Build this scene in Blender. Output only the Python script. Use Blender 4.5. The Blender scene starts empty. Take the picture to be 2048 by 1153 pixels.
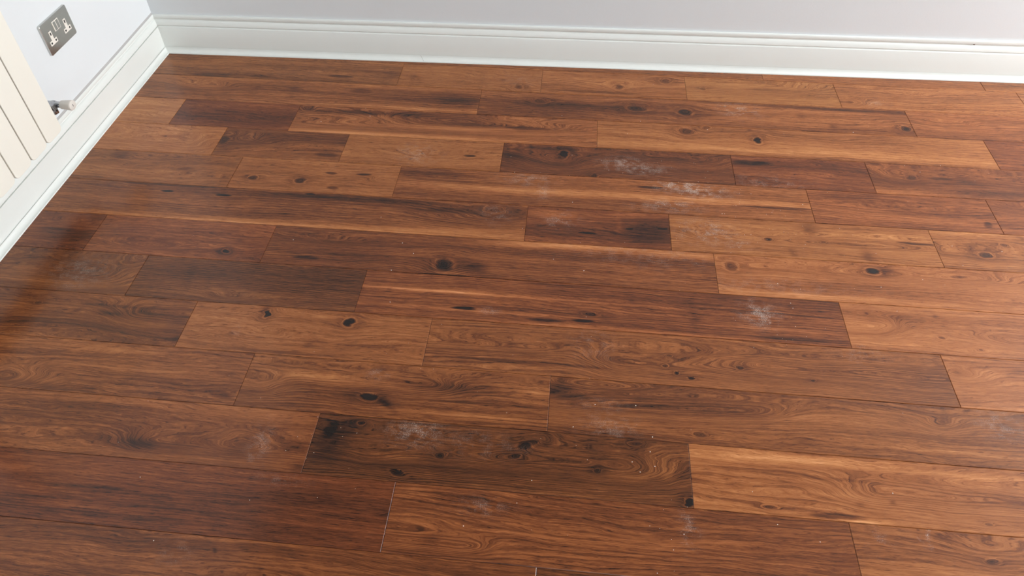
import bpy, bmesh, math, random
from mathutils import Vector, Matrix
random.seed(7)
scene = bpy.context.scene
COL = scene.collection

# ------------------------------------------------------------------ camera
cam_d = bpy.data.cameras.new('camera')
cam = bpy.data.objects.new('camera', cam_d); COL.objects.link(cam)
cam_d.sensor_fit = 'HORIZONTAL'; cam_d.sensor_width = 36.0
cam_d.lens = 36.0 * 1482.32 / 2048
cam_d.shift_y = -195.0 / 2048
cam_d.clip_start = 0.02
RM = Matrix(((0.9955788, -0.0591038, 0.0730038), (0.0937533, 0.6729103, -0.7337589), (-0.0057571, 0.7373591, 0.6754764)))
cam.matrix_world = Matrix.Translation((0, -2.5378, 1.566)) @ RM.to_4x4()
scene.camera = cam

# ------------------------------------------------------------------ light and exposure
w = bpy.data.worlds.new('daylight'); scene.world = w; w.use_nodes = True
w.node_tree.nodes['Background'].inputs[0].default_value = (0.75, 0.87, 1.0, 1)
w.node_tree.nodes['Background'].inputs[1].default_value = 1.0
def area(name, loc, direction, sx, sy, power, color):
    l = bpy.data.lights.new(name, 'AREA'); l.shape = 'RECTANGLE'; l.size = sx; l.size_y = sy
    l.energy = power; l.color = color
    o = bpy.data.objects.new(name, l); COL.objects.link(o); o.location = loc
    o.rotation_euler = Vector(direction).to_track_quat('-Z', 'Y').to_euler()
    return o
area('window_or_fill_light', (4.31, -0.72, 1.50), (-1, 0, -0.0), 0.95, 2.0, 258, (0.975, 0.985, 1.0))
area('window_or_fill_light', (0.6, -5.27, 1.55), (0, 1, 0), 1.6, 1.2, 30, (0.975, 0.985, 1.0))  # added fill lamp behind the camera, lifts the back wall
scene.view_settings.view_transform = 'Standard'
scene.view_settings.look = 'None'
scene.view_settings.exposure = 0.0
scene.view_settings.gamma = 1.0
scene.view_settings.use_curve_mapping = False

# ------------------------------------------------------------------ helpers
def lin(r, g, b):
    f = lambda c: (c/255/12.92) if c <= 10 else ((c/255+0.055)/1.055)**2.4
    return (f(r), f(g), f(b), 1)
def link(o, parent=None):
    COL.objects.link(o)
    if parent: o.parent = parent
    return o
def mesh_obj(name, verts, faces, mat, parent=None, smooth=False):
    me = bpy.data.meshes.new(name); me.from_pydata(verts, [], faces); me.update()
    bm = bmesh.new(); bm.from_mesh(me); bmesh.ops.recalc_face_normals(bm, faces=bm.faces); bm.to_mesh(me); bm.free()
    if smooth:
        for p in me.polygons: p.use_smooth = True
    me.materials.append(mat)
    return link(bpy.data.objects.new(name, me), parent)
def bm_obj(name, bm, mat, parent=None, smooth=None):
    me = bpy.data.meshes.new(name); bmesh.ops.recalc_face_normals(bm, faces=bm.faces); bm.to_mesh(me); bm.free()
    if smooth:
        me.shade_smooth()
        me.set_sharp_from_angle(angle=math.radians(smooth))
    for m in (mat if isinstance(mat, (list, tuple)) else [mat]): me.materials.append(m)
    return link(bpy.data.objects.new(name, me), parent)
def add_box(bm, lo, hi, bevel=0, seg=2):
    r = bmesh.ops.create_cube(bm, size=1)
    s = [hi[i]-lo[i] for i in range(3)]; c = [(hi[i]+lo[i])/2 for i in range(3)]
    for v in r['verts']: v.co = Vector((v.co.x*s[0]+c[0], v.co.y*s[1]+c[1], v.co.z*s[2]+c[2]))
    if bevel:
        es = list({e for v in r['verts'] for e in v.link_edges})
        bmesh.ops.bevel(bm, geom=es, offset=bevel, segments=seg, profile=0.5, affect='EDGES')
def add_prism(bm, pts, axis_o, u, v, n, depth):
    """polygon pts (a,b) placed at axis_o + a*u + b*v, extruded by depth along n"""
    u, v, n, o = Vector(u), Vector(v), Vector(n), Vector(axis_o)
    A = [bm.verts.new(o + u*a + v*b) for a, b in pts]
    B = [bm.verts.new(o + u*a + v*b + n*depth) for a, b in pts]
    bm.faces.new(A[::-1]); bm.faces.new(B)
    k = len(pts)
    for i in range(k): bm.faces.new((A[i], A[(i+1) % k], B[(i+1) % k], B[i]))
def add_lathe(bm, prof, o, ax, seg=28):
    """prof = (distance along ax, radius)"""
    ax = Vector(ax).normalized(); o = Vector(o)
    p = ax.orthogonal().normalized(); q = ax.cross(p)
    rings = []
    for d, r in prof:
        if r < 1e-6: rings.append([bm.verts.new(o+ax*d)])
        else: rings.append([bm.verts.new(o+ax*d+(p*math.cos(2*math.pi*i/seg)+q*math.sin(2*math.pi*i/seg))*r) for i in range(seg)])
    for a, b in zip(rings, rings[1:]):
        for i in range(seg):
            j = (i+1) % seg
            f = [a[i % len(a)], a[j % len(a)], b[j % len(b)], b[i % len(b)]]
            f = list(dict.fromkeys(f))
            if len(f) > 2: bm.faces.new(f)
    for rg, rev in ((rings[0], True), (rings[-1], False)):
        if len(rg) > 2: bm.faces.new(rg[::-1] if rev else rg)

def mat_new(name):
    m = bpy.data.materials.new(name); m.use_nodes = True
    nt = m.node_tree; b = nt.nodes['Principled BSDF']
    return m, nt, b
def paint(name, col, rough, mottled=0.02, bump=0.0, scale=6, spec=0.5):
    m, nt, b = mat_new(name)
    tc = nt.nodes.new('ShaderNodeNewGeometry')
    n = nt.nodes.new('ShaderNodeTexNoise'); n.inputs['Scale'].default_value = scale; n.inputs['Detail'].default_value = 3
    nt.links.new(tc.outputs['Position'], n.inputs['Vector'])
    mr = nt.nodes.new('ShaderNodeMapRange'); mr.inputs[3].default_value = 1-mottled; mr.inputs[4].default_value = 1+mottled
    nt.links.new(n.outputs['Fac'], mr.inputs[0])
    mx = nt.nodes.new('ShaderNodeVectorMath'); mx.operation = 'SCALE'; mx.inputs[0].default_value = col[:3]
    nt.links.new(mr.outputs[0], mx.inputs['Scale']); nt.links.new(mx.outputs[0], b.inputs['Base Color'])
    b.inputs['Roughness'].default_value = rough; b.inputs['Specular IOR Level'].default_value = spec
    if bump:
        n2 = nt.nodes.new('ShaderNodeTexNoise'); n2.inputs['Scale'].default_value = 160; n2.inputs['Detail'].default_value = 4
        nt.links.new(tc.outputs['Position'], n2.inputs['Vector'])
        bp = nt.nodes.new('ShaderNodeBump'); bp.inputs['Strength'].default_value = bump; bp.inputs['Distance'].default_value = 0.002
        nt.links.new(n2.outputs['Fac'], bp.inputs['Height']); nt.links.new(bp.outputs[0], b.inputs['Normal'])
    return m
def metal(name, col, rough, brushed=0.0):
    m, nt, b = mat_new(name)
    tc = nt.nodes.new('ShaderNodeNewGeometry')
    n = nt.nodes.new('ShaderNodeTexNoise'); n.inputs['Scale'].default_value = 90; n.inputs['Detail'].default_value = 2
    nt.links.new(tc.outputs['Position'], n.inputs['Vector'])
    mr = nt.nodes.new('ShaderNodeMapRange'); mr.inputs[3].default_value = rough*0.85; mr.inputs[4].default_value = rough*1.15
    nt.links.new(n.outputs['Fac'], mr.inputs[0]); nt.links.new(mr.outputs[0], b.inputs['Roughness'])
    b.inputs['Base Color'].default_value = col; b.inputs['Metallic'].default_value = 1
    return m
WALL = paint('wall_paint', (0.775, 0.812, 0.825), 0.75, 0.012, 0.08, 3)
CEIL = paint('ceiling_paint', (0.42, 0.42, 0.42), 0.8, 0.01)
GLOSSW = paint('gloss_white_woodwork', (0.815, 0.848, 0.812), 0.32, 0.012, 0, 9)
CREAM = paint('cream_enamel', (0.86, 0.835, 0.745), 0.38, 0.008)
DARK = paint('dark_void', (0.012, 0.011, 0.011), 0.8)
CAPW = paint('off_white_plastic', (0.74, 0.70, 0.64), 0.4, 0.02, 0, 60)
INSERT = paint('white_plastic', (0.86, 0.82, 0.74), 0.35, 0.01)
NICKEL = metal('polished_steel', (0.56, 0.56, 0.54, 1), 0.2)
CHROME = metal('chrome', (0.42, 0.42, 0.44, 1), 0.13)
SUB = paint('subfloor', (0.03, 0.02, 0.014), 0.9)

# ------------------------------------------------------------------ walnut (node groups, then one material per plank)
def make_gauss_group(nose=False):
    g = bpy.data.node_groups.new('nose' if nose else 'spot', 'ShaderNodeTree')
    itf = g.interface
    for nm, st in (('P', 'NodeSocketVector'), ('Center', 'NodeSocketVector'), ('InvSize', 'NodeSocketVector'), ('Angle', 'NodeSocketFloat')):
        itf.new_socket(nm, in_out='INPUT', socket_type=st)
    itf.new_socket('G', in_out='OUTPUT', socket_type='NodeSocketFloat')
    itf.new_socket('R2', in_out='OUTPUT', socket_type='NodeSocketFloat')
    N = g.nodes; L = g.links
    i = N.new('NodeGroupInput'); o = N.new('NodeGroupOutput')
    s = N.new('ShaderNodeVectorMath'); s.operation = 'SUBTRACT'; L.new(i.outputs['P'], s.inputs[0]); L.new(i.outputs['Center'], s.inputs[1])
    r = N.new('ShaderNodeVectorRotate'); r.rotation_type = 'Z_AXIS'; L.new(s.outputs[0], r.inputs['Vector']); L.new(i.outputs['Angle'], r.inputs['Angle'])
    m = N.new('ShaderNodeVectorMath'); m.operation = 'MULTIPLY'; L.new(r.outputs[0], m.inputs[0]); L.new(i.outputs['InvSize'], m.inputs[1])
    mo = m.outputs[0]
    if nose:   # a ridge that runs on to one side and ends in a rounded nose on the other
        mx = N.new('ShaderNodeVectorMath'); mx.operation = 'MAXIMUM'; L.new(mo, mx.inputs[0]); mx.inputs[1].default_value = (0, -1e4, -1)
        mo = mx.outputs[0]
    d = N.new('ShaderNodeVectorMath'); d.operation = 'DOT_PRODUCT'; L.new(mo, d.inputs[0]); L.new(mo, d.inputs[1])
    n = N.new('ShaderNodeMath'); n.operation = 'MULTIPLY'; n.inputs[1].default_value = -1; L.new(d.outputs['Value'], n.inputs[0])
    e = N.new('ShaderNodeMath'); e.operation = 'EXPONENT'; L.new(n.outputs[0], e.inputs[0])
    L.new(e.outputs[0], o.inputs['G']); L.new(d.outputs['Value'], o.inputs['R2'])
    return g
SPOT = make_gauss_group()
NOSE = make_gauss_group(True)
RAMP = [(0.0, lin(25, 13, 7)), (0.2, lin(72, 38, 18)), (0.38, lin(109, 59, 28)), (0.55, lin(144, 85, 43)), (0.72, lin(172, 109, 61)), (0.88, lin(197, 133, 81)), (1.0, lin(216, 155, 102))]

def walnut(idx, tone, hue, G, rk, bk, feats, seed):
    m, nt, b = mat_new('walnut_board')
    G *= 1.1; rk *= 0.62; tone += 0.025
    N, L = nt.nodes, nt.links
    def math_(op, a, c=None, d=None, clamp=False):
        n = N.new('ShaderNodeMath'); n.operation = op; n.use_clamp = clamp
        for k, v in enumerate((a, c, d)):
            if v is None: continue
            if isinstance(v, (int, float)): n.inputs[k].default_value = v
            else: L.new(v, n.inputs[k])
        return n.outputs[0]
    def vec(op, a, c):
        n = N.new('ShaderNodeVectorMath'); n.operation = op
        for k, v in enumerate((a, c)):
            if isinstance(v, tuple): n.inputs[k].default_value = v
            else: L.new(v, n.inputs[k])
        return n.outputs[0]
    tc = N.new('ShaderNodeTexCoord')
    P = vec('MULTIPLY', tc.outputs['Object'], (1, 1, 0))
    off = (random.uniform(-50, 50), random.uniform(-50, 50), random.uniform(-20, 20))
    PS = vec('ADD', P, off)
    def noise(sx, sy, detail=2, rough=0.5, dist=0.0, src=None):
        n = N.new('ShaderNodeTexNoise'); n.inputs['Scale'].default_value = 1
        n.inputs['Detail'].default_value = detail; n.inputs['Roughness'].default_value = rough
        n.inputs['Distortion'].default_value = dist
        L.new(vec('MULTIPLY', src or PS, (sx, sy, 1)), n.inputs['Vector'])
        return n.outputs['Fac']
    def spot(f, kx=1.0, ky=1.0):
        n = N.new('ShaderNodeGroup'); n.node_tree = NOSE if f[0] == 'V' else SPOT
        # a small ragged edge, so that no figure is a clean ellipse
        L.new(PW if f[0] not in 'CV' else PC, n.inputs['P'])
        n.inputs['Center'].default_value = (f[1], f[2], 0)
        n.inputs['InvSize'].default_value = ((f[7] if len(f) > 7 else 1)/max(1e-4, f[3]*kx), 1/max(1e-4, f[4]*ky), 0)
        n.inputs['Angle'].default_value = math.radians(f[6]) if len(f) > 6 else 0
        return n.outputs['G'], n.outputs['R2']
    # warped coordinates
    wn = N.new('ShaderNodeTexNoise'); wn.inputs['Scale'].default_value = 1; wn.inputs['Detail'].default_value = 3
    L.new(vec('MULTIPLY', PS, (18, 60, 1)), wn.inputs['Vector'])
    wv = vec('MULTIPLY', vec('SUBTRACT', wn.outputs['Color'], (0.5, 0.5, 0.5)), (0.030, 0.007, 0))
    PW = vec('ADD', P, wv)
    wn2 = N.new('ShaderNodeTexNoise'); wn2.inputs['Scale'].default_value = 1; wn2.inputs['Detail'].default_value = 2
    L.new(vec('MULTIPLY', PS, (7, 18, 1)), wn2.inputs['Vector'])
    PC = vec('ADD', P, vec('MULTIPLY', vec('SUBTRACT', wn2.outputs['Color'], (0.5, 0.5, 0.5)), (0.06, 0.009, 0)))
    sep = N.new('ShaderNodeSeparateXYZ'); L.new(P, sep.inputs[0])
    y = sep.outputs['Y']
    # knots push the grain aside
    yw = y
    knots = [f for f in feats if f[0] == 'K']
    core = []
    for f in knots:
        big = f[5] >= 0.3
        g, _ = spot(f, 3.2, 2.6)
        a = 0.85 if big else 0.5
        yw = math_('SUBTRACT', yw, math_('MULTIPLY', math_('SUBTRACT', y, f[2]), math_('MULTIPLY', g, a)))
        g2, r2 = spot(f, 1.0, 1.0)
        core.append((g2, r2, f[5], f))
    # growth-ring potential
    F = math_('MULTIPLY', yw, G)
    F = math_('ADD', F, math_('MULTIPLY', math_('SUBTRACT', noise(1.6, 9, 2), 0.5), 6.5))
    F = math_('ADD', F, math_('MULTIPLY', math_('SUBTRACT', noise(9, 55, 2), 0.5), 1.1))
    F = math_('ADD', F, math_('MULTIPLY', math_('SUBTRACT', noise(45, 200, 2), 0.5), 0.25))
    for f in feats:
        if f[0] in 'CV':
            g, _ = spot(f)
            F = math_('ADD', F, math_('MULTIPLY', g, f[5]*1.2))
    for g2, r2, a, f in core:
        F = math_('ADD', F, math_('MULTIPLY', g2, 2.6))
    fr = math_('FRACT', F)
    def smooth(v, lo, hi, a=0, c=1):
        n = N.new('ShaderNodeMapRange'); n.interpolation_type = 'SMOOTHSTEP'
        n.inputs[1].default_value = lo; n.inputs[2].default_value = hi; n.inputs[3].default_value = a; n.inputs[4].default_value = c
        L.new(v, n.inputs[0]); return n.outputs[0]
    line = math_('MULTIPLY', smooth(fr, 0.42, 0.88), smooth(fr, 0.88, 1.0, 1, 0))
    fr2 = math_('FRACT', math_('MULTIPLY', F, 3.37))
    line2 = math_('MULTIPLY', smooth(fr2, 0.35, 0.80), smooth(fr2, 0.80, 1.0, 1, 0))
    lm = smooth(noise(2.2, 16, 2), 0.32, 0.68, 0.25, 1.25)
    line = math_('MULTIPLY', line, lm)
    # every board: dark and light broad streaks, fibre, pores
    warpb = N.new('ShaderNodeCombineXYZ'); L.new(sep.outputs['X'], warpb.inputs[0]); L.new(math_('MULTIPLY', F, 1.0/G), warpb.inputs[1])
    PB = vec('ADD', warpb.outputs[0], off)
    broad = noise(0.9, 17, 3, 0.55, 0, PB)
    mid = noise(3.0, 120, 3, 0.65, 0, PB)
    fib = noise(22, 430, 3, 0.75, 0, PB)
    pore = smooth(noise(38, 620, 2, 0.6, 0, PB), 0.56, 0.68)
    t = math_('ADD', math_('MULTIPLY', math_('SUBTRACT', broad, 0.5), 2.1*bk), tone)
    t = math_('ADD', t, math_('MULTIPLY', math_('SUBTRACT', mid, 0.5), 0.44))
    t = math_('ADD', t, math_('MULTIPLY', math_('SUBTRACT', fib, 0.5), 0.62))
    blot = noise(11, 26, 3, 0.6)
    t = math_('ADD', t, math_('MULTIPLY', math_('SUBTRACT', blot, 0.5), 0.14))
    t = math_('SUBTRACT', t, math_('MULTIPLY', line, rk*1.05))
    t = math_('SUBTRACT', t, math_('MULTIPLY', line2, 0.02+rk*0.22))
    t = math_('SUBTRACT', t, math_('MULTIPLY', pore, 0.17))
    for f in feats:
        if f[0] in 'TS':
            g, r2 = spot(f)
            if f[0] == 'S': g = smooth(r2, 1.3, 0.15)
            t = math_('ADD', t, math_('MULTIPLY', g, f[5]))
    kn = noise(70, 150, 3, 0.6)
    for g2, r2, a, f in core:
        halo, hr = spot(f, 2.4, 1.9)
        t = math_('SUBTRACT', t, math_('MULTIPLY', halo, 0.30*a))
        rim = math_('MULTIPLY', smooth(r2, 0.8, 1.5), smooth(r2, 1.6, 3.0, 1, 0))
        t = math_('ADD', t, math_('MULTIPLY', rim, 0.20*a))
        t = math_('SUBTRACT', t, math_('MULTIPLY', math_('MULTIPLY', smooth(r2, 1.7 if a < 0.7 else 1.35, 0.0 if a < 0.7 else 0.15), math_('ADD', math_('MULTIPLY', kn, 1.0), 0.5)), a*(0.46 if a < 0.7 else 0.56)))
    ramp = N.new('ShaderNodeValToRGB'); cr = ramp.color_ramp
    while len(cr.elements) < len(RAMP): cr.elements.new(0.5)
    for e, (p_, c_) in zip(cr.elements, RAMP): e.position = p_; e.color = c_
    L.new(t, ramp.inputs[0])
    tint = (1.03-0.10*hue, 1.0+(0.09 if hue > 0 else 0.16)*hue, 1.0+(0.0 if hue > 0 else 0.06)*hue)
    col = vec('MULTIPLY', ramp.outputs[0], tint)
    # sawdust lying on the lacquer
    dm = None
    for f in feats:
        if f[0] == 'D':
            g, _ = spot(f, 1.2, 1.2)
            g = math_('MULTIPLY', g, f[5]*1.4); dm = g if dm is None else math_('MAXIMUM', dm, g)
    rough = math_('ADD', math_('MULTIPLY', fib, 0.12), 0.50)
    if dm is not None:
        cl = smooth(noise(38, 50, 4, 0.65), 0.40, 0.66)
        sp = math_('MULTIPLY', math_('ADD', math_('MULTIPLY', smooth(noise(480, 480, 3, 0.75), 0.50, 0.66), 1.3), 0.16), cl)
        k = math_('MULTIPLY', dm, sp, clamp=True)
        mx = N.new('ShaderNodeMix'); mx.data_type = 'RGBA'
        L.new(k, mx.inputs['Factor']); L.new(col, mx.inputs['A']); mx.inputs['B'].default_value = (0.62, 0.54, 0.47, 1)
        col = mx.outputs['Result']
    L.new(col, b.inputs['Base Color'])
    L.new(rough, b.inputs['Roughness'])
    b.inputs['Specular IOR Level'].default_value = 0.06
    b.inputs['Coat Weight'].default_value = 0.9
    b.inputs['Coat IOR'].default_value = 1.45
    b.inputs['Coat Roughness'].default_value = 0.17
    hgt = math_('SUBTRACT', math_('MULTIPLY', fib, 0.6), math_('ADD', math_('MULTIPLY', pore, 0.5), math_('MULTIPLY', line, 0.3)))
    bp = N.new('ShaderNodeBump'); bp.inputs['Strength'].default_value = 0.22; bp.inputs['Distance'].default_value = 0.0006
    L.new(hgt, bp.inputs['Height']); L.new(bp.outputs[0], b.inputs['Normal'])
    return m

# (row, x0, x1, tone, hue, rings per metre, ring strength, streak strength, figure)
# figure: K knot, C cathedral, T soft tone, S streak, D sawdust; x, y from the board's centre, half sizes, amount, turn
PLANKS = [  # tone also carries painted haze at left, window light at right, falloff front left
 (0,-1.6,.7056,.5,0,70,.1,.2,[]),
 (0,.7056,1.5,.55,0,80,.12,.2,[]),
 (0,1.5,2.3,.55,.1,70,.12,.2,[]),
 (0,2.3,4.25,.5,0,80,.15,.2,[]),
 (1,-1.6,-.651,.5,.25,70,.1,.25,[('S',.251,-.0336,.0567,.0099,-.25),('S',-.244,-.0657,.0951,.0131,-.15),('S',-.052,-.0561,.0569,.0098,-.12),('T',.455,-.006,.0757,.0332,-.08)]),
 (1,-.651,-.116,.56,.15,60,.07,.15,[('K',.187,-.0449,.0136,.0137,.35),('T',-.209,-.0128,.0237,.0149,-.1875),('T',.125,-.0043,.0101,.0059,-.1875),('D',.187,.001,.0561,.0263,.15)]),
 (1,-.116,.414,.6,.05,110,.22,.2,[('K',.022,-.0134,.0151,.0165,.35),('K',.196,.0407,.0183,.0141,.35),('C',.025,-.0196,.1286,.0258,2.5),('S',-.066,-.053,.1644,.0095,-.2)]),
 (1,.414,.957,.64,.35,50,.16,.2,[('V',.057,.0421,.1469,.0657,5,0,1),('K',-.208,-.0,.0105,.0082,.3),('S',.035,.0145,.1094,.0097,-.15)]),
 (1,.957,1.604,.62,.05,80,.26,.2,[('V',-.29,-.0465,.0623,.0311,5,0,1),('C',-.098,.0225,.1081,.0257,1.5),('D',-.201,-.0389,.0267,.0125,.3)]),
 (1,1.604,2.404,.62,.1,80,.2,.2,[]),
 (1,2.404,4.25,.5,0,80,.15,.2,[]),
 (2,-1.6,-.331,.53,0,80,.16,.3,[('T',-.055,.0248,.0267,.0142,-.165),('T',.565,-.0071,.0901,.0426,-.2),('S',.189,.0296,.046,.0125,-.15),('C',-.375,.0135,.1119,.0315,2.5),('T',.357,-.0616,.268,.0089,.2)]),
 (2,-.331,1.17,.5,0,80,.14,.3,[('T',-.513,-.0112,.3387,.0782,-.24),('K',-.016,-.0012,.0216,.0177,.55),('K',-.19,.0076,.0291,.0154,.35),('K',-.533,.0237,.0177,.013,.3),('T',.458,.0605,.3528,.0091,-.28,1),('T',.385,.0128,.022,.0214,-.09),('K',.724,-.0322,.0153,.0143,.6),('T',.479,-.0394,.0123,.0104,-.15000000000000002),('T',.444,-.0053,.2772,.0352,.16),('D',.175,.0242,.044,.0301,.45),('D',.143,.0484,.0355,.0183,.3)]),
 (2,1.17,2.674,.56,-.1,80,.24,.2,[('T',-.472,.0028,.0123,.0104,-.11249999999999999),('C',-.62,.0041,.1028,.0292,2)]),
 (2,2.674,4.25,.5,0,80,.15,.2,[]),
 (3,-1.6,-1.394,.69,.1,60,.06,.15,[]),
 (3,-1.394,-.967,.34,-.35,60,.04,.18,[('T',-.021,.0494,.216,.0236,.12),('T',.027,-.0297,.2286,.0253,-.08)]),
 (3,-.967,.093,.56,-.05,90,.24,.25,[('C',.018,.0337,.2973,.0429,7),('T',.017,.0395,.2102,.0287,-.15),('S',.291,.0089,.0775,.0112,-.22,-1),('T',-.307,.0497,.1952,.0116,-.3),('T',-.111,.0578,.0707,.0145,-.15),('T',.118,.0775,.1588,.0088,-.2,-2),('T',.126,.0115,.1905,.0084,-.22),('K',-.496,.0605,.0235,.015,.3),('T',-.104,-.0699,.4431,.0135,.28),('V',.3,.0068,.1032,.0335,5,-3,1),('T',.13,-.0191,.3433,.0083,.12)]),
 (3,.093,1.383,.6,.15,80,.16,.2,[('K',-.343,.039,.0224,.0167,.4),('K',-.105,.0102,.0118,.0164,.75),('K',-.273,.0646,.0112,.0097,.35),('C',.079,.0783,.2043,.0283,2.5),('T',-.139,-.0433,.8271,.0212,.14),('T',-.124,.0663,.0077,.0051,-.1875),('S',.176,-.0725,.4867,.0078,-.12)]),
 (3,1.383,2.311,.42,-.3,60,.08,.2,[]),
 (3,2.311,4.25,.5,0,80,.15,.2,[]),
 (4,-1.6,-1.18,.65,0,45,.1,.15,[('V',.111,-.0113,.0595,.0471,3,0,1),('T',.005,.029,.1036,.0269,.08)]),
 (4,-1.18,-.749,.44,.1,70,.13,.28,[('K',-.202,.0066,.0168,.0202,.35),('S',.171,-.0408,.0431,.0127,-.2),('C',-.133,.0181,.0682,.0265,2.5),('S',.105,-.0203,.1505,.0103,-.12)]),
 (4,-.749,-.218,.58,.15,60,.08,.15,[('S',.157,-.0052,.0231,.0051,-.45),('D',-.014,-.0097,.0497,.0358,.35),('T',-.034,-.0373,.0074,.0045,-.1875),('C',.044,-.0098,.1489,.0255,1.6)]),
 (4,-.218,.53,.34,-.1,100,.2,.25,[('K',-.171,.0323,.0149,.0155,.75),('C',-.198,-.0261,.1299,.055,7),('V',.263,.0217,.0973,.0558,5,0,1),('D',.021,-.002,.0487,.0252,.6),('D',.084,-.0214,.0564,.0199,.55),('K',-.068,-.0691,.0105,.0082,.3),('T',-.34,.0073,.0495,.0256,-.12),('T',-.052,-.0869,.3172,.012,.12),('S',-.219,.057,.1,.0105,-.15)]),
 (4,.53,.959,.33,-.3,50,.04,.35,[('S',-.155,.039,.073,.0128,-.28),('T',-.005,-.0072,.1431,.0346,.05),('D',-.122,-.0534,.0944,.0241,.2),('T',-.169,.053,.0326,.0103,.1)]),
 (4,.959,2.648,.42,-.1,70,.12,.25,[('K',-.717,.0087,.0142,.0105,.3),('T',-.554,.0039,.0494,.0198,-.165),('V',-.749,.0156,.0792,.0397,4,0,-1),('S',-.628,.0118,.0473,.0074,-.2),('T',-.771,-.0643,.1546,.0118,.2)]),
 (4,2.648,4.25,.5,0,80,.15,.2,[]),
 (5,-1.6,-1.069,.53,.2,60,.07,.25,[('T',-.141,.0446,.027,.0224,-.135),('T',.102,-.0002,.0293,.0216,-.12),('T',-.002,-.0389,.1938,.0282,.04)]),
 (5,-1.069,-.538,.57,.1,80,.09,.15,[('K',-.195,-.0239,.0145,.01,.5),('K',-.039,-.0247,.0157,.0119,.5),('S',.051,.0196,.021,.006,-.35),('S',.152,.0235,.0225,.006,-.4),('S',.07,-.0484,.0221,.0069,-.3),('V',.22,-.002,.0398,.0188,3,0,-1),('T',.098,-.0007,.0086,.0042,-.15000000000000002)]),
 (5,-.538,.744,.5,0,110,.16,.22,[('T',-.311,-.0069,.3608,.0162,.26),('T',.339,-.0049,.3681,.0136,.28),('T',-.542,.0469,.1447,.0169,-.18),('S',.547,-.0177,.1365,.0067,-.3),('D',-.224,.0481,.0557,.0239,.3),('D',.252,.0565,.0549,.0237,.75),('D',.312,.0338,.0622,.021,.75),('D',-.177,-.0114,.0234,.023,.3),('D',.215,-.0381,.0762,.0223,.35),('S',.158,.0412,.047,.0071,-.3),('T',.452,-.0566,.2253,.0175,.1)]),
 (5,.744,1.282,.5,-.2,110,.3,.2,[('T',-.142,.0442,.1381,.0208,-.08),('C',.068,.0006,.3003,.0268,1.5),('T',-.016,-.0391,.223,.0196,.1),('S',.235,-.038,.0147,.013,-.25,-40)]),
 (5,1.282,2.285,.5,-.2,80,.18,.2,[('C',-.407,.0376,.0601,.0226,2)]),
 (5,2.285,4.25,.5,0,80,.15,.2,[]),
 (6,-1.6,-.114,.48,.05,90,.15,.28,[('S',-.38,.0763,.2388,.0137,-.2),('T',.096,.0575,.1712,.0089,-.22),('T',.333,.0579,.1235,.0111,-.22),('T',.478,.0327,.0914,.0108,-.2,-3),('S',-.394,.0421,.0221,.0056,-.45),('S',-.206,.0378,.0281,.0056,-.5),('T',-.157,-.0752,.5417,.0185,.36),('K',.644,.0475,.025,.013,.3),('D',.647,.0258,.0302,.0258,.3),('C',.589,-.0007,.1801,.0423,3),('T',.523,-.0591,.2361,.0183,.16),('S',.061,.0682,.0188,.0045,-.4)]),
 (6,-.114,.311,.38,-.25,70,.12,.28,[('T',.146,-.0141,.0733,.0618,-.18),('T',-.128,.0418,.0754,.0259,.12),('S',-.029,-.0255,.0294,.0051,-.4),('T',.062,.0117,.0089,.0462,.1),('S',.096,.0021,.0118,.0042,-.4),('S',.191,.0106,.0177,.0042,-.4),('D',-.112,.0217,.0374,.0255,.3),('T',-.021,-.0734,.188,.0099,.12)]),
 (6,.311,1.066,.58,.2,70,.15,.22,[('K',-.094,-.0055,.0107,.007,.5),('D',-.272,.0093,.0587,.0333,.45),('D',-.207,-.0276,.0579,.0202,.25),('T',.03,.0444,.0206,.0211,-.2),('T',.178,-.0464,.0227,.0197,-.22),('T',-.035,-.0557,.0114,.0197,-.12),('S',.33,.0141,.0647,.0061,-.35),('V',-.263,-.0123,.0729,.0246,3,0,-1),('C',.136,-.0071,.1726,.0243,2.5),('K',.061,-.0038,.0071,.0035,.3)]),
 (6,1.066,2.622,.62,.15,80,.2,.2,[('K',-.646,-.015,.0184,.01,.6),('K',-.576,.0303,.0106,.0052,.4),('V',-.758,-.0133,.0355,.032,3,0,-1),('T',-.523,.0629,.0145,.0125,-.2)]),
 (6,2.622,4.25,.5,0,80,.15,.2,[]),
 (7,-1.6,-1.382,.36,-.3,50,.06,.25,[('T',.058,-.0209,.074,.0391,-.12),('S',-.017,.0015,.0598,.01,-.1),('T',-.078,-.0287,.0593,.0391,.1)]),
 (7,-1.382,-.854,.42,-.3,80,.13,.22,[('K',.155,-.0414,.0087,.0076,.7),('C',-.092,-.0376,.1022,.0154,3),('K',.287,-.0531,.0164,.0112,.3),('T',.034,.0559,.2249,.0245,.04),('T',.174,.0041,.0106,.0071,-.11249999999999999)]),
 (7,-.854,.428,.43,-.05,130,.19,.22,[('K',-.117,-.039,.0255,.0206,.55),('T',-.03,-.0388,.0309,.0186,-.28),('T',.219,.0663,.2745,.0119,.34,-2),('T',.589,.058,.1705,.0117,.3),('T',-.413,.0547,.2358,.014,.06),('S',-.109,-.0756,.0835,.0054,-.4),('T',-.409,-.0151,.1295,.0191,-.14),('T',-.096,-.0689,.0418,.0073,.2),('C',-.495,.0271,.2343,.0197,3),('D',.448,.0708,.1721,.0493,.15),('S',-.518,-.0442,.0429,.0075,-.25),('C',-.116,-.0333,.0848,.0411,2.5)]),
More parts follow.
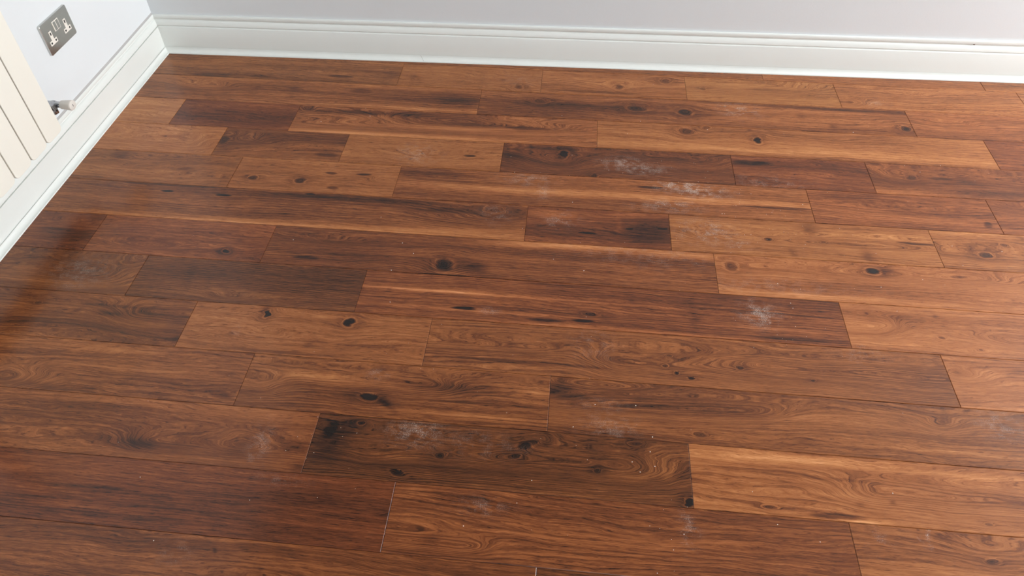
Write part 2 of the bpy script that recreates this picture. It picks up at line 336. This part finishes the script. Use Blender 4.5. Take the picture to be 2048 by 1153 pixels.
 (7,.428,2.259,.64,-.05,75,.17,.22,[('K',-.871,.0286,.0172,.0161,.5),('K',-.481,.0447,.0166,.0114,.75),('T',-.444,.048,.0277,.0171,-.2),('C',-.462,.0427,.097,.0264,2.5),('V',-.411,.0326,.2342,.0225,3,0,1),('S',-.655,.0255,.222,.0075,-.1),('D',-.761,-.0382,.1634,.0216,.15),('T',-.698,-.059,.2561,.0071,.15),('C',-.234,.0447,.1237,.0263,3),('T',-.557,-.0201,.3399,.0254,-.1)]),
 (7,2.259,4.25,.5,0,80,.15,.2,[]),
 (8,-1.6,-1.18,.44,.25,55,.15,.2,[('V',.074,-.0031,.1126,.0462,6,0,1),('T',.055,.0046,.1272,.0393,-.1),('T',-.128,-.0117,.0566,.0213,.12),('D',.046,-.0056,.0704,.0443,.22),('C',.192,.0547,.0429,.0369,2)]),
 (8,-1.18,-.543,.36,.35,150,.24,.15,[('T',-.049,-.0393,.2052,.0136,.12),('T',.197,.0274,.1388,.0443,-.08),('T',-.171,.013,.014,.0445,-.06),('C',-.029,-.0551,.0815,.0168,3)]),
 (8,-.543,.743,.41,-.2,110,.22,.22,[('S',-.351,-.0355,.0347,.0058,-.5),('K',-.014,-.0255,.0173,.0056,.5),('S',-.038,-.049,.0315,.0049,-.4),('S',-.136,-.0562,.0525,.0041,-.3),('T',-.262,.0153,.3522,.0043,.25),('T',-.468,.0179,.1504,.0044,.28),('T',-.323,-.0414,.3989,.005,.22),('T',-.018,-.0683,.39,.004,.2),('D',.428,.0125,.0329,.0302,.6),('D',-.283,-.0379,.016,.0083,.5),('S',.403,.0186,.264,.0051,-.15),('T',.459,-.0335,.1937,.0049,.22),('S',.517,-.0598,.1275,.0063,-.2),('T',.256,-.0194,.0131,.0413,-.08),('S',-.102,.0649,.1233,.0044,-.2),('T',.344,.073,.135,.0264,-.04)]),
 (8,.743,2.596,.65,-.05,70,.15,.22,[('V',-.858,-.0045,.0581,.0295,6,0,1),('V',-.509,-.0156,.0761,.0193,4,0,-1),('T',-.828,.0373,.0787,.0169,-.14),('T',-.682,.0471,.0059,.0061,-.1875),('K',-.689,-.0225,.0084,.0041,.3),('D',-.894,-.0718,.0202,.0062,.3),('K',-.604,-.0503,.0051,.0027,.4)]),
 (8,2.596,4.25,.5,0,80,.15,.2,[]),
 (9,-1.6,-.972,.42,.15,45,.14,.22,[('V',.204,.0215,.1,.0385,5,0,-1),('T',.191,.0203,.1,.0224,-.16),('T',.09,.013,.0294,.0064,-.2),('K',-.116,.0302,.0089,.0042,.3),('T',.006,.0139,.0169,.0072,-.15000000000000002,-30),('T',.306,-.0534,.0129,.0121,-.15),('T',.002,-.065,.1561,.0212,.05),('T',.299,-.0062,.0263,.0313,-.08),('S',.091,.0384,.1078,.0049,-.12)]),
 (9,-.972,-.332,.56,.1,70,.09,.15,[('K',-.12,.0493,.0067,.0113,.75),('K',.105,.0414,.0145,.0128,.75),('T',-.129,.0619,.0107,.0131,-.2),('T',.113,.0179,.1823,.0078,.06),('S',-.046,-.0666,.241,.0059,-.14),('S',.125,-.0283,.1662,.0045,-.1),('D',-.179,-.0083,.0078,.0124,.25),('T',.023,.0554,.0795,.0065,.12)]),
 (9,-.332,.958,.49,.15,80,.24,.18,[('V',-.161,-.0215,.0747,.0385,6,0,-1),('V',-.381,.0022,.0888,.0213,3,0,1),('V',.204,.0055,.1363,.0268,5,0,-1),('K',-.043,-.0198,.0061,.005,.4),('K',-.018,-.0392,.0061,.0043,.6),('K',.018,-.0504,.0073,.0043,.6),('K',.141,-.0105,.0071,.005,.5),('K',-.027,.0114,.0082,.0039,.3),('K',.314,-.0307,.005,.0031,.5),('T',-.463,.0528,.1947,.019,-.04),('S',-.39,-.0407,.2246,.0059,-.2),('T',.148,.0453,.164,.0154,.02),('T',.155,-.0841,.3113,.0083,.1),('D',-.217,.0278,.0382,.0385,.15),('D',.458,.0581,.05,.0231,.12)]),
 (9,.958,2.233,.66,-.05,75,.18,.2,[('T',-.618,.0252,.0132,.0094,-.11249999999999999),('C',-.608,.0189,.0732,.0266,3),('T',-.467,.036,.0275,.0107,-.15000000000000002)]),
 (9,2.233,4.25,.5,0,80,.15,.2,[]),
 (10,-1.6,-.76,.47,.05,70,.22,.22,[('C',-.168,-.0521,.0742,.038,6),('T',-.096,-.0641,.1472,.0134,-.12),('T',.087,.0553,.2297,.0103,.12),('S',.378,-.0491,.0363,.0106,-.15,8),('T',.218,.0001,.1986,.007,.08),('T',.054,-.0575,.0305,.0107,-.12)]),
 (10,-.76,-.011,.48,.15,80,.26,.22,[('K',-.058,-.0221,.0216,.0094,.7),('T',-.012,-.037,.0286,.0079,-.28,35),('V',-.33,-.0133,.0428,.0328,5,0,1),('V',.071,.0201,.073,.0276,4,0,1),('T',.133,.0215,.1093,.0138,-.2),('T',.203,-.0506,.2114,.0091,.28),('T',-.293,.0257,.0743,.0169,.06),('T',.339,.0262,.0362,.0137,.2),('T',-.19,.0206,.1231,.0084,.18),('S',.235,-.0172,.1665,.004,-.15),('T',-.149,.0533,.3112,.0057,-.1),('D',-.051,.0404,.0173,.0113,.3)]),
 (10,-.011,2.57,.5,.2,90,.19,.25,[('V',-.842,.0175,.1292,.0267,6,-3,1),('T',-1.266,.0386,.0338,.0221,-.25),('T',-1.218,.025,.036,.0068,-.22,-8),('T',-1.052,.013,.071,.0054,-.2,-4),('T',-1.051,.0306,.2147,.0545,-.13),('C',-1.17,.0612,.1093,.014,3),('T',-.911,.0191,.0826,.0134,-.1),('K',-.943,-.051,.0113,.0054,.35),('T',-1.112,-.0663,.1722,.0126,-.12),('T',-.239,.032,.0253,.0119,-.12),('C',-.381,.0216,.0392,.0184,2.5),('D',-.248,.0376,.0392,.0265,.3),('D',-1.146,-.0504,.0463,.0256,.25),('D',-1.164,.0042,.0474,.0134,.15),('T',-.589,.0194,.2906,.0331,.05),('S',-.386,-.0433,.2241,.0037,.12)]),
 (10,2.57,4.25,.5,0,80,.15,.2,[]),
 (11,-1.6,-.547,.44,0,60,.12,.22,[('C',.366,-.0184,.0687,.0383,2.2),('T',.367,-.0207,.0389,.0286,-.16),('T',.131,-.0373,.0459,.0143,-.24),('T',.207,-.0353,.0572,.0095,-.1),('T',.259,-.0181,.046,.0168,-.1),('V',.193,-.0303,.1033,.031,4,0,-1),('T',.494,-.0153,.0285,.0119,-.16),('T',.52,-.061,.0279,.0103,-.18),('T',-.028,.0466,.1916,.0103,-.1),('T',.334,.066,.1901,.0103,.1),('D',.41,-.0106,.0172,.036,.3),('T',-.08,-.0364,.1043,.03,.06)]),
 (11,-.547,.31,.33,.35,110,.26,.2,[('V',.273,-.0045,.116,.0396,9,0,1),('K',-.13,-.0058,.012,.007,.4),('K',-.216,-.0539,.0182,.0068,.4,15),('T',-.385,.0039,.0401,.0423,-.22),('T',-.359,.0377,.0696,.0186,-.1),('K',.421,-.0631,.0096,.0088,.95),('K',.065,.0399,.0233,.0094,.4,-25),('T',-.23,-.0185,.0563,.0071,.15),('T',.295,-.0118,.055,.0162,.1),('T',.383,-.0038,.0154,.0186,.12),('K',.041,.0086,.0092,.0051,.3),('K',.224,-.0091,.0073,.0059,.35),('D',-.196,.0461,.0462,.0249,.35),('D',-.043,.0289,.0683,.0243,.12),('T',.016,-.0936,.3224,.013,.05),('K',.308,.0633,.0131,.0052,.3),('K',-.329,.0584,.0086,.0043,.4),('C',-.284,-.0294,.0786,.0164,4),('S',-.394,.0345,.0162,.0248,-.2,30)]),
 (11,.31,2.207,.6,.02,60,.2,.2,[('T',-.747,.0562,.2121,.0097,.28,-2),('T',-.435,.053,.2196,.0071,.18),('V',-.536,-.0038,.086,.0296,5,0,-1),('T',-.713,.0047,.098,.0346,-.05),('K',-.787,-.0574,.0139,.0037,.45),('T',-.594,-.0354,.0134,.005,-.15000000000000002),('T',-.524,-.0246,.0077,.005,-.1875),('S',-.654,-.0644,.0631,.0065,-.35),('S',-.818,.0239,.1325,.0047,-.15),('K',-.342,-.0537,.0085,.0037,.3),('T',-.605,-.0726,.0627,.0064,.3),('T',-.717,-.0182,.1293,.0057,.1),('S',-.689,.0183,.1751,.0047,-.12)]),
 (11,2.207,4.25,.5,0,80,.15,.2,[]),
 (12,-1.6,-.334,.35,-.3,140,.1,.2,[('S',.016,.0045,.0438,.0032,-.12),('T',-.105,.0127,.1215,.0153,-.04),('T',-.053,-.0385,.0646,.0052,.16),('T',.347,-.0446,.2315,.0202,-.04),('T',.478,.0211,.1509,.0107,-.05),('D',.378,.0568,.044,.0111,.1)]),
 (12,-.334,.63,.44,-.05,75,.22,.2,[('V',-.322,-.0467,.0565,.0158,4,0,1),('T',-.386,-.0424,.0207,.01,-.1),('T',-.218,-.055,.0611,.0078,.06),('T',-.251,.0564,.2364,.0087,-.06),('T',-.435,.0506,.0541,.0087,.14),('T',-.159,-.0574,.0073,.0044,-.11249999999999999),('T',-.042,.0667,.0077,.0039,-.15000000000000002),('D',-.292,.0395,.0427,.015,.2),('D',.15,.0292,.0146,.0312,.3)]),
 (12,.63,2.544,.58,.08,80,.2,.22,[('T',-.767,.0618,.0241,.0085,-.165),('K',-.688,.0194,.0132,.006,.4),('C',-.676,.0401,.081,.0306,2),('D',-.903,.0392,.0205,.0206,.12),('D',-.798,.0722,.0041,.0233,.6,10),('D',-.821,.0538,.0031,.0146,.3,-15),('T',-.909,.0137,.0607,.006,-.1)]),
 (12,2.544,4.25,.5,0,80,.15,.2,[]),
 (13,-1.6,-.0145,.4,.08,90,.12,.2,[('T',-.018,.0762,.2727,.008,-.06),('T',.134,.0475,.0037,.0052,-.1875),('T',.039,.0711,.2608,.0039,.12),('D',.054,.0372,.0308,.0238,.12)]),
 (13,-.0145,.9,.33,.25,110,.2,.2,[]),
 (13,.9,2.181,.4,0,80,.15,.2,[]),
 (13,2.181,4.25,.5,0,80,.15,.2,[]),
 (14,-1.6,-.7,.42,0,80,.15,.2,[]),
 (14,-.7,.35,.45,.1,80,.15,.2,[]),
 (14,.35,2.518,.4,0,80,.15,.2,[]),
 (14,2.518,4.25,.5,0,80,.15,.2,[]),
]
CRUMBS = [(.012,-.648),(-.031,-.434),(.242,-.443),(.196,-.517),(.469,-.471),(-.188,-.673),(-.169,-.75),(.961,-.443),(.518,-.845),(.472,-.885),(1.198,-.598),(1.114,-.962),(1.248,-.972),(1.119,-1.037),(.87,-1.138),(.618,-1.233),(.615,-1.216),(-.475,-1.196),(-.465,-1.09),(-.425,-1.128),(-.551,-.99),(-.729,-.45),(-.703,-.495),(-.866,-.541),(-.786,-1.105),(-.807,-1.97),(-.639,-1.869),(-.898,-1.841),(.194,-1.564),(.098,-1.57),(.048,-1.633),(.23,-1.642),(-.066,-1.823),(-.038,-1.77),(.226,-1.939),(.285,-1.857),(.199,-1.729),(.223,-1.679),(.232,-1.713),(.182,-1.707),(-.173,-1.882),(-.454,-1.308),(.021,-.874),(-.025,-1.114),(.062,-1.15),(.439,-1.752),(.739,-1.728),(.481,-1.819),(.562,-1.847),(1.123,-.636),(.991,-1.1),(.592,-1.15),(.721,-.823)]


# ------------------------------------------------------------------ the room shell
XLW = lambda y: -1.5888 + 0.00229*y          # toe line of the left skirting
YBK = lambda x: -0.12453 + 0.0217*x          # toe line of the back skirting
D = 0.036                                    # skirting depth, wall behind it
XR, YF, HC = 4.25, -5.20, 2.60
def structure(o): o['kind'] = 'structure'; return o
YC = YBK(-1.6)
# floor: dark subfloor slab, boards laid on it as parts
bm = bmesh.new(); add_box(bm, (-1.66, YF, -0.09), (XR+0.05, 0.02, -0.0125))
floor = structure(bm_obj('floor', bm, SUB))
GAP, BEV, DROP = 0.0003, 0.0010, 0.0008
for i, (row, x0, x1, tone, hue, G, rk, bk, feats) in enumerate(PLANKS):
    ya, yb = -(row+1)*0.15, -row*0.15
    cx, cy = (x0+x1)/2, (ya+yb)/2
    if row == 0: x0 = max(x0, -1.35)
    X0, X1, Y0 = x0+GAP-cx, x1-GAP-cx, ya+GAP-cy
    if row == 0: Y1a, Y1b = YBK(x0)+0.012-cy, YBK(x1)+0.012-cy
    else: Y1a = Y1b = yb-GAP-cy
    dz = random.uniform(-0.00012, 0.00012)
    tl = [random.uniform(-0.00008, 0.00008) for _ in range(4)]
    out = [(X0, Y0), (X1, Y0), (X1, Y1b), (X0, Y1a)]
    ins = [(X0+BEV, Y0+BEV), (X1-BEV, Y0+BEV), (X1-BEV, Y1b-BEV), (X0+BEV, Y1a-BEV)]
    V = [(a, b_, dz+t_) for (a, b_), t_ in zip(ins, tl)] + [(a, b_, dz-DROP) for a, b_ in out] + [(a, b_, -0.012) for a, b_ in out]
    Fc = [(0, 1, 2, 3)] + [(k+4, (k+1) % 4+4, (k+1) % 4, k) for k in range(4)] + [(k+8, (k+1) % 4+8, (k+1) % 4+4, k+4) for k in range(4)]
    pl = mesh_obj('plank', V, Fc, walnut(i, tone, hue, G, rk, bk, feats, i), floor)
    pl.location = (cx, cy, 0)
# boards behind the camera's view: the same width, plain figure
plain = walnut(99, 0.45, 0, 80, 0.15, 0.2, [], 99)
for row in range(15, 35):
    ya, yb = max(YF, -(row+1)*0.15), -row*0.15
    add = bmesh.new(); add_box(add, (-1.6, ya+GAP-(ya+yb)/2, -0.012), (4.25, yb-GAP-(ya+yb)/2, 0), 0.0008, 1)
    o = bm_obj('plank', add, plain, floor); o.location = (0, (ya+yb)/2, 0)

bm = bmesh.new()
xl, yl = XLW(-0.16)-D, YBK(-1.62)+D
x2, y2 = XLW(YF)-D, YBK(XR+0.1)+D
add_prism(bm, [(xl, yl), (x2, YF-0.1), (x2-0.12, YF-0.1), (xl-0.12, yl+0.12)], (0, 0, -0.09), (1, 0, 0), (0, 1, 0), (0, 0, 1), HC+0.09)
wall_left = structure(bm_obj('wall_left', bm, WALL))
bm = bmesh.new()
add_prism(bm, [(xl, yl), (XR+0.1, y2), (XR+0.1, y2+0.12), (xl-0.12, yl+0.12)], (0, 0, -0.09), (1, 0, 0), (0, 1, 0), (0, 0, 1), HC+0.09)
wall_back = structure(bm_obj('wall_back', bm, WALL))
bm = bmesh.new()
WY0, WY1, WZ0, WZ1 = -1.20, -0.24, 0.50, 2.50
yr = y2
for lo, hi in (((XR, YF, -0.09), (XR+0.12, WY0, HC)), ((XR, WY1, -0.09), (XR+0.12, yr, HC)), ((XR, WY0, -0.09), (XR+0.12, WY1, WZ0)), ((XR, WY0, WZ1), (XR+0.12, WY1, HC))):
    add_box(bm, lo, hi)
structure(bm_obj('wall_right', bm, WALL))
bm = bmesh.new()
for lo, hi in (((x2, YF-0.1, -0.09), (-0.25, YF, HC)), ((1.45, YF-0.1, -0.09), (XR+0.12, YF, HC)), ((-0.25, YF-0.1, -0.09), (1.45, YF, 0.92)), ((-0.25, YF-0.1, 2.18), (1.45, YF, HC))):
    add_box(bm, lo, hi)
structure(bm_obj('wall_front', bm, WALL))
bm = bmesh.new()
for lo, hi in (((-0.25, YF-0.05, 0.92), (-0.20, YF, 2.18)), ((1.40, YF-0.05, 0.92), (1.45, YF, 2.18)), ((-0.25, YF-0.05, 0.92), (1.45, YF, 0.97)), ((-0.25, YF-0.05, 2.13), (1.45, YF, 2.18)), ((0.575, YF-0.05, 0.92), (0.625, YF, 2.18))):
    add_box(bm, lo, hi, 0.004, 1)
structure(bm_obj('added_fill_window', bm, GLOSSW))  # unseen window frame, added to go with the fill lamp
bm = bmesh.new(); add_box(bm, (x2-0.1, YF-0.1, HC), (XR+0.12, 0.1, HC+0.1)); structure(bm_obj('ceiling', bm, CEIL))
bm = bmesh.new()
for lo, hi in (((XR, WY0, WZ0), (XR+0.05, WY0+0.05, WZ1)), ((XR, WY1-0.05, WZ0), (XR+0.05, WY1, WZ1)), ((XR, WY0, WZ0), (XR+0.05, WY1, WZ0+0.05)), ((XR, WY0, WZ1-0.05), (XR+0.05, WY1, WZ1)), ((XR, WY0, 1.58), (XR+0.05, WY1, 1.62))):
    add_box(bm, lo, hi, 0.004, 1)
structure(bm_obj('window_1', bm, GLOSSW))

# ------------------------------------------------------------------ skirting boards with a scotia bead at the floor
TRIM = [(0.0, 0.0), (0.0, 3.2), (0.5, 4.0)] + [(0.5+16.2*math.cos(a), 20.2+16.2*math.sin(a)) for a in [math.radians(-90+k*10) for k in range(0, 10)]] + [(17.0, 20.6), (17.0, 0.0)]
BOARD = [(18.4, 0.0), (18.4, 106.5), (19.0, 107.6), (22.0, 108.6), (23.6, 110.8), (21.4, 113.6), (20.6, 115.5), (21.4, 119.5), (23.0, 124.5), (25.4, 129.5), (27.6, 132.6),
         (30.2, 134.0), (30.8, 136.5), (29.6, 139.6), (27.8, 141.6), (27.4, 145.0), (27.9, 149.6), (28.6, 152.6), (29.6, 153.8), (36.0, 154.2), (36.0, 0.0)]
TRIM_L = TRIM[:-2] + [(16.2, 20.6), (16.2, 0.0)]
BOARD_L = [(18.7, 0.0), (18.7, 107.0), (19.2, 107.4), (25.0, 107.8), (25.0, 110.4), (20.2, 110.8), (20.2, 115.5)] + BOARD[7:-1] + [(36.0, 0.0)]
def sweep_back(name, prof, parent):
    xs = [None, 1.2, XR-0.001]
    rings = []
    for s in xs:
        ring = []
        for d, z in prof:
            d_, z_ = d/1000, z/1000
            x = (XLW(-0.16)-d_) if s is None else s
            ring.append((x, YBK(x)+d_, z_))
        rings.append(ring)
    return sweep(name, rings, parent)
def sweep_left(name, prof, parent):
    rings = []
    for s, kz in ((None, 1.0), (-0.42, 0.975), (-0.75, 0.965), (YF+0.001, 0.965)):
        ring = []
        for d, z in prof:
            d_, z_ = d/1000, z/1000
            if z > 60: z_ *= kz
            yy = (YBK(XLW(-0.16)-d_)+d_) if s is None else s
            ring.append((XLW(yy)-d_, yy, z_))
        rings.append(ring)
    return sweep(name, rings, parent)
def sweep(name, rings, parent):
    bm = bmesh.new()
    R = [[bm.verts.new(v) for v in r] for r in rings]
    n = len(R[0])
    for a, b in zip(R, R[1:]):
        for i in range(n): bm.faces.new((a[i], a[(i+1) % n], b[(i+1) % n], b[i]))
    bm.faces.new(R[0]); bm.faces.new(R[-1][::-1])
    return bm_obj(name, bm, GLOSSW, parent, 32)
bb = structure(sweep_back('baseboard_back', BOARD, None))
sweep_back('scotia_bead', TRIM, bb)
bl = structure(sweep_left('baseboard_left', BOARD_L, None))
sweep_left('scotia_bead', TRIM_L, bl)
LEDGE_SHADE = paint('ledge_shade_grey', (0.52, 0.505, 0.49), 0.6)  # grey strip added for the shade along the left skirting's top ledge
sweep_left('ledge_shade_strip', [(30.2, 153.0), (30.4, 154.4), (33.0, 155.6), (36.0, 158.8), (36.0, 153.0)], bl).data.materials[0] = LEDGE_SHADE
# hairline crack in the paint of the back bead, and a chip on the ogee
def bead_pt(d, z, x):
    x -= 0.087
    return (x, YBK(x)+d/1000-0.0003, z/1000+0.0003)
cr_pts = [(17.0, 20.6, -0.506), (16.6, 19.4, -0.503), (13.5, 11.2, -0.498), (8.0, 6.0, -0.494), (3.0, 4.2, -0.491), (-0.1, 2.2, -0.489)]
V = []
for d, z, x in cr_pts: V += [bead_pt(d, z, x-0.0004), bead_pt(d, z, x+0.0004)]
mesh_obj('paint_crack', V, [(2*k, 2*k+1, 2*k+3, 2*k+2) for k in range(len(cr_pts)-1)], paint('crack_shadow', (0.25, 0.23, 0.2), 0.8), bb)
bm = bmesh.new(); bmesh.ops.create_icosphere(bm, subdivisions=1, radius=0.004)
for v in bm.verts: v.co = Vector((v.co.x*1.2*random.uniform(.8, 1.2)+1.433, v.co.y*0.6*random.uniform(.8, 1.2)+YBK(1.433)+0.028, v.co.z*0.6+0.1395))
bm_obj('paint_chip', bm, paint('chip_brown', (0.22, 0.17, 0.14), 0.8), bb)

# ------------------------------------------------------------------ double socket on the left wall
def empty(name, loc, label, cat, group=None):
    o = bpy.data.objects.new(name, None); COL.objects.link(o); o.location = loc; o.empty_display_size = 0.05
    o['label'] = label; o['category'] = cat
    if group: o['group'] = group
    return o
SY, SZ = -0.6218, 0.3727
wx = XLW(SY)-D
sock = empty('wall_socket', (wx, SY, SZ), 'silver metal double wall socket with cream pin inserts above the skirting', 'socket')
def loc(y, z): return (y/1000-SY, z/1000-SZ)   # to socket coordinates
def rrect(hw, hh, r, n=6):
    P = []
    for cx, cy, a0 in ((hw-r, hh-r, 0), (-hw+r, hh-r, 90), (-hw+r, -hh+r, 180), (hw-r, -hh+r, 270)):
        P += [(cx+r*math.cos(math.radians(a0+90*k/n)), cy+r*math.sin(math.radians(a0+90*k/n))) for k in range(n+1)]
    return P
bm = bmesh.new()
prev = None
for x, ins in ((0.0, 0.0), (0.0050, 0.0), (0.0066, 0.0006), (0.0074, 0.0020)):
    ring = [bm.verts.new((x, a, b)) for a, b in rrect(0.0732-ins, 0.0515-ins, 0.006-ins*0.5)]
    if prev:
        for i in range(len(ring)): bm.faces.new((prev[i], prev[(i+1) % len(ring)], ring[(i+1) % len(ring)], ring[i]))
    else: bm.faces.new(ring)
    prev = ring
bm.faces.new(prev)
bm_obj('face_plate', bm, NICKEL, sock, 25)
FX = 0.0074
def tshape(cy, cz):
    # earth bar up, live and neutral across, as one flat insert
    w, h = 0.0068, 0.0195
    P = [(-0.0182, -0.0105), (0.0182, -0.0105), (0.0182, 0.0042), (0.0062, 0.0042), (0.0062, 0.0325), (-0.0062, 0.0325), (-0.0062, 0.0042), (-0.0182, 0.0042)]
    return [(cy+a, cz+b) for a, b in P]
for y0, z0 in ((-662.0, 358.2), (-582.6, 357.4)):
    cy, cz = loc(y0, z0)
    bm = bmesh.new(); add_prism(bm, tshape(cy, cz), (FX-0.001, 0, 0), (0, 1, 0), (0, 0, 1), (1, 0, 0), 0.0016)
    ins = bm_obj('pin_insert', bm, INSERT, sock)
    for a, b, hw, hh in ((0, 0.0235, 0.0024, 0.0048), (-0.0112, -0.0030, 0.0030, 0.0030), (0.0112, -0.0030, 0.0030, 0.0030)):
        bm = bmesh.new(); add_box(bm, (FX+0.0002, cy+a-hw, cz+b-hh), (FX+0.0008, cy+a+hw, cz+b+hh))
        bm_obj('pin_hole', bm, DARK, ins)
cy, cz = loc(-622.0, 392.3)
bm = bmesh.new(); add_box(bm, (FX-0.001, cy-0.0160, cz-0.0160), (FX+0.0012, cy+0.0160, cz+0.0160), 0.0005, 1)
bm_obj('switch_surround', bm, INSERT, sock)
for s in (-1, 1):
    bm = bmesh.new()
    c = cy+s*0.0073
    add_prism(bm, [(0, -0.0136), (0.0019, -0.0136), (0.0010, 0.0136), (0, 0.0136)], (FX+0.0005, c-0.0058, cz), (1, 0, 0), (0, 0, 1), (0, 1, 0), 0.0116)
    bm_obj('rocker_switch', bm, NICKEL, sock)

# ------------------------------------------------------------------ radiator with flat upright panels
RX = -1.5415
rad = empty('radiator', (RX, -1.0, 0.183), 'cream wall radiator of flat upright panels by the left skirting', 'radiator')
RZ0, RZ1, PITCH, PGAP, RC, PD = 0.183, 0.78, 0.0800, 0.0038, 0.016, 0.040
NP = 9
y1 = -0.8785
for k in range(NP):
    yb_, ya_ = y1-k*PITCH-PGAP/2, y1-(k+1)*PITCH+PGAP/2
    cy, hw = (ya_+yb_)/2+1.0, (yb_-ya_)/2
    hz, cz = (RZ1-RZ0)/2, (RZ0+RZ1)/2-0.183
    bm = bmesh.new(); prev = None
    for x, ins in ((-PD, 0.0), (-0.0025, 0.0), (-0.0008, 0.0005), (0.0, 0.0018)):
        ring = [bm.verts.new((x, cy+a, cz+b)) for a, b in rrect(hw-ins, hz-ins, RC-ins, 7)]
        if prev:
            for i in range(len(ring)): bm.faces.new((prev[i], prev[(i+1) % len(ring)], ring[(i+1) % len(ring)], ring[i]))
        else: bm.faces.new(ring)
        prev = ring
    bm.faces.new(prev)
    bm_obj('front_panel', bm, CREAM, rad, 30)
# rear body: upright water tubes and the bottom and top headers
ye = y1-NP*PITCH
for z in (0.050, 0.545):
    bm = bmesh.new()
    add_lathe(bm, [(0, 0.016), (y1-ye-0.02, 0.016)], (-0.058, ye+1.01, z), (0, 1, 0), 16)
    bm_obj('header_pipe', bm, CREAM, rad, 40)
for k in range(NP):
    c = y1-(k+0.5)*PITCH+1.0
    bm = bmesh.new(); add_box(bm, (-0.074, c-0.011, 0.03), (-PD, c+0.011, 0.56), 0.004, 1)
    bm_obj('rear_tube', bm, CREAM, rad)
for c in (y1-0.16+1.0, y1-(NP-2)*PITCH+1.0):
    bm = bmesh.new(); add_box(bm, (-0.0825, c-0.015, 0.50), (-0.074, c+0.015, 0.535))
    bm_obj('wall_bracket', bm, CREAM, rad)
# lockshield valve at the bottom corner: body, union nut, tail into the header, cream cap pointing into the room
VY, VZ = -0.8265+1.0, 0.2365-0.183
VX = -0.0330
bm = bmesh.new()
add_lathe(bm, [(-0.012, 0.0), (-0.011, 0.007), (-0.006, 0.0115), (0.0, 0.0128), (0.006, 0.0115), (0.010, 0.0098), (0.026, 0.0098), (0.027, 0.0085)], (VX-0.004, VY, VZ), (1, 0, 0), 24)
add_lathe(bm, [(0.0, 0.0105), (0.016, 0.0105), (0.017, 0.0095)], (VX, VY, VZ), (0, -1, 0), 24)
valve = bm_obj('valve', bm, CHROME, rad, 35)
bm = bmesh.new()
add_lathe(bm, [(0.0, 0.0150), (0.001, 0.0165), (0.013, 0.0165), (0.014, 0.0150), (0.016, 0.0150), (0.016, 0.0105), (0.055, 0.0105)], (VX, VY-0.013, VZ), (0, -1, 0), 6)
bm_obj('union_nut', bm, CHROME, valve)
bm = bmesh.new()
add_lathe(bm, [(0.0, 0.0085), (0.010, 0.0085), (0.011, 0.0110), (0.020, 0.0110), (0.021, 0.0095), (0.022, 0.0)], (VX-0.002, VY-0.012, VZ-0.004), (0, 0, -1), 20)
bm_obj('drain_boss', bm, CHROME, valve, 35)
bm = bmesh.new()
add_lathe(bm, [(0.0, 0.0105), (0.048-0.0005, 0.0105)], (VX-0.0005, VY, VZ), (-1, 0, 0), 20)
bm_obj('supply_pipe', bm, CHROME, valve, 35)
bm = bmesh.new()
X0 = VX+0.0222
add_lathe(bm, [(0.0, 0.0105), (0.0, 0.0128), (0.001, 0.0133), (0.0303, 0.0162), (0.0338, 0.0160), (0.0355, 0.0152), (0.0361, 0.0140), (0.0361, 0.0)], (X0, VY, VZ), (1, 0, 0), 32)
cap = bm_obj('valve_cap', bm, CAPW, valve, 35)
bm = bmesh.new(); add_box(bm, (X0+0.0358, VY-0.0009, VZ-0.0042), (X0+0.0364, VY+0.0009, VZ+0.0042))
bm_obj('cap_slot', bm, DARK, valve)

# ------------------------------------------------------------------ crumbs of sawdust left on the boards
bm = bmesh.new()
pts = [(x, y, random.uniform(0.0008, 0.0013)) for x, y in CRUMBS]
for cx, cy, sx, sy, n in ((0.40, -0.78, 0.16, 0.05, 26), (0.58, -0.87, 0.12, 0.05, 26), (0.62, -1.02, 0.16, 0.06, 22), (0.56, -1.33, 0.06, 0.05, 16), (0.30, -0.70, 0.12, 0.03, 12), (-0.1, -1.5, 0.7, 0.35, 46), (0.9, -0.7, 0.5, 0.35, 40), (0.25, -1.85, 0.03, 0.06, 10), (-0.5, -1.75, 0.1, 0.06, 12)):
    for _ in range(n): pts.append((random.gauss(cx, sx), random.gauss(cy, sy), random.uniform(0.0003, 0.0007)))
for x, y, r in pts:
    if y > -0.17 or x < -1.5: continue
    rr = bmesh.ops.create_icosphere(bm, subdivisions=1, radius=r)
    a = random.uniform(0, 6.3); k = random.uniform(0.8, 1.6)
    for v in rr['verts']:
        px, py, pz = v.co.x*k, v.co.y, v.co.z*0.6
        v.co = Vector((px*math.cos(a)-py*math.sin(a)+x, px*math.sin(a)+py*math.cos(a)+y, pz+r*0.5+0.0002))
saw = bm_obj('sawdust', bm, paint('pale_wood_crumb', (0.82, 0.72, 0.58), 0.9, 0.1, 0, 300))
saw['kind'] = 'stuff'; saw['label'] = 'pale crumbs of sawdust scattered on the walnut floor'; saw['category'] = 'sawdust'
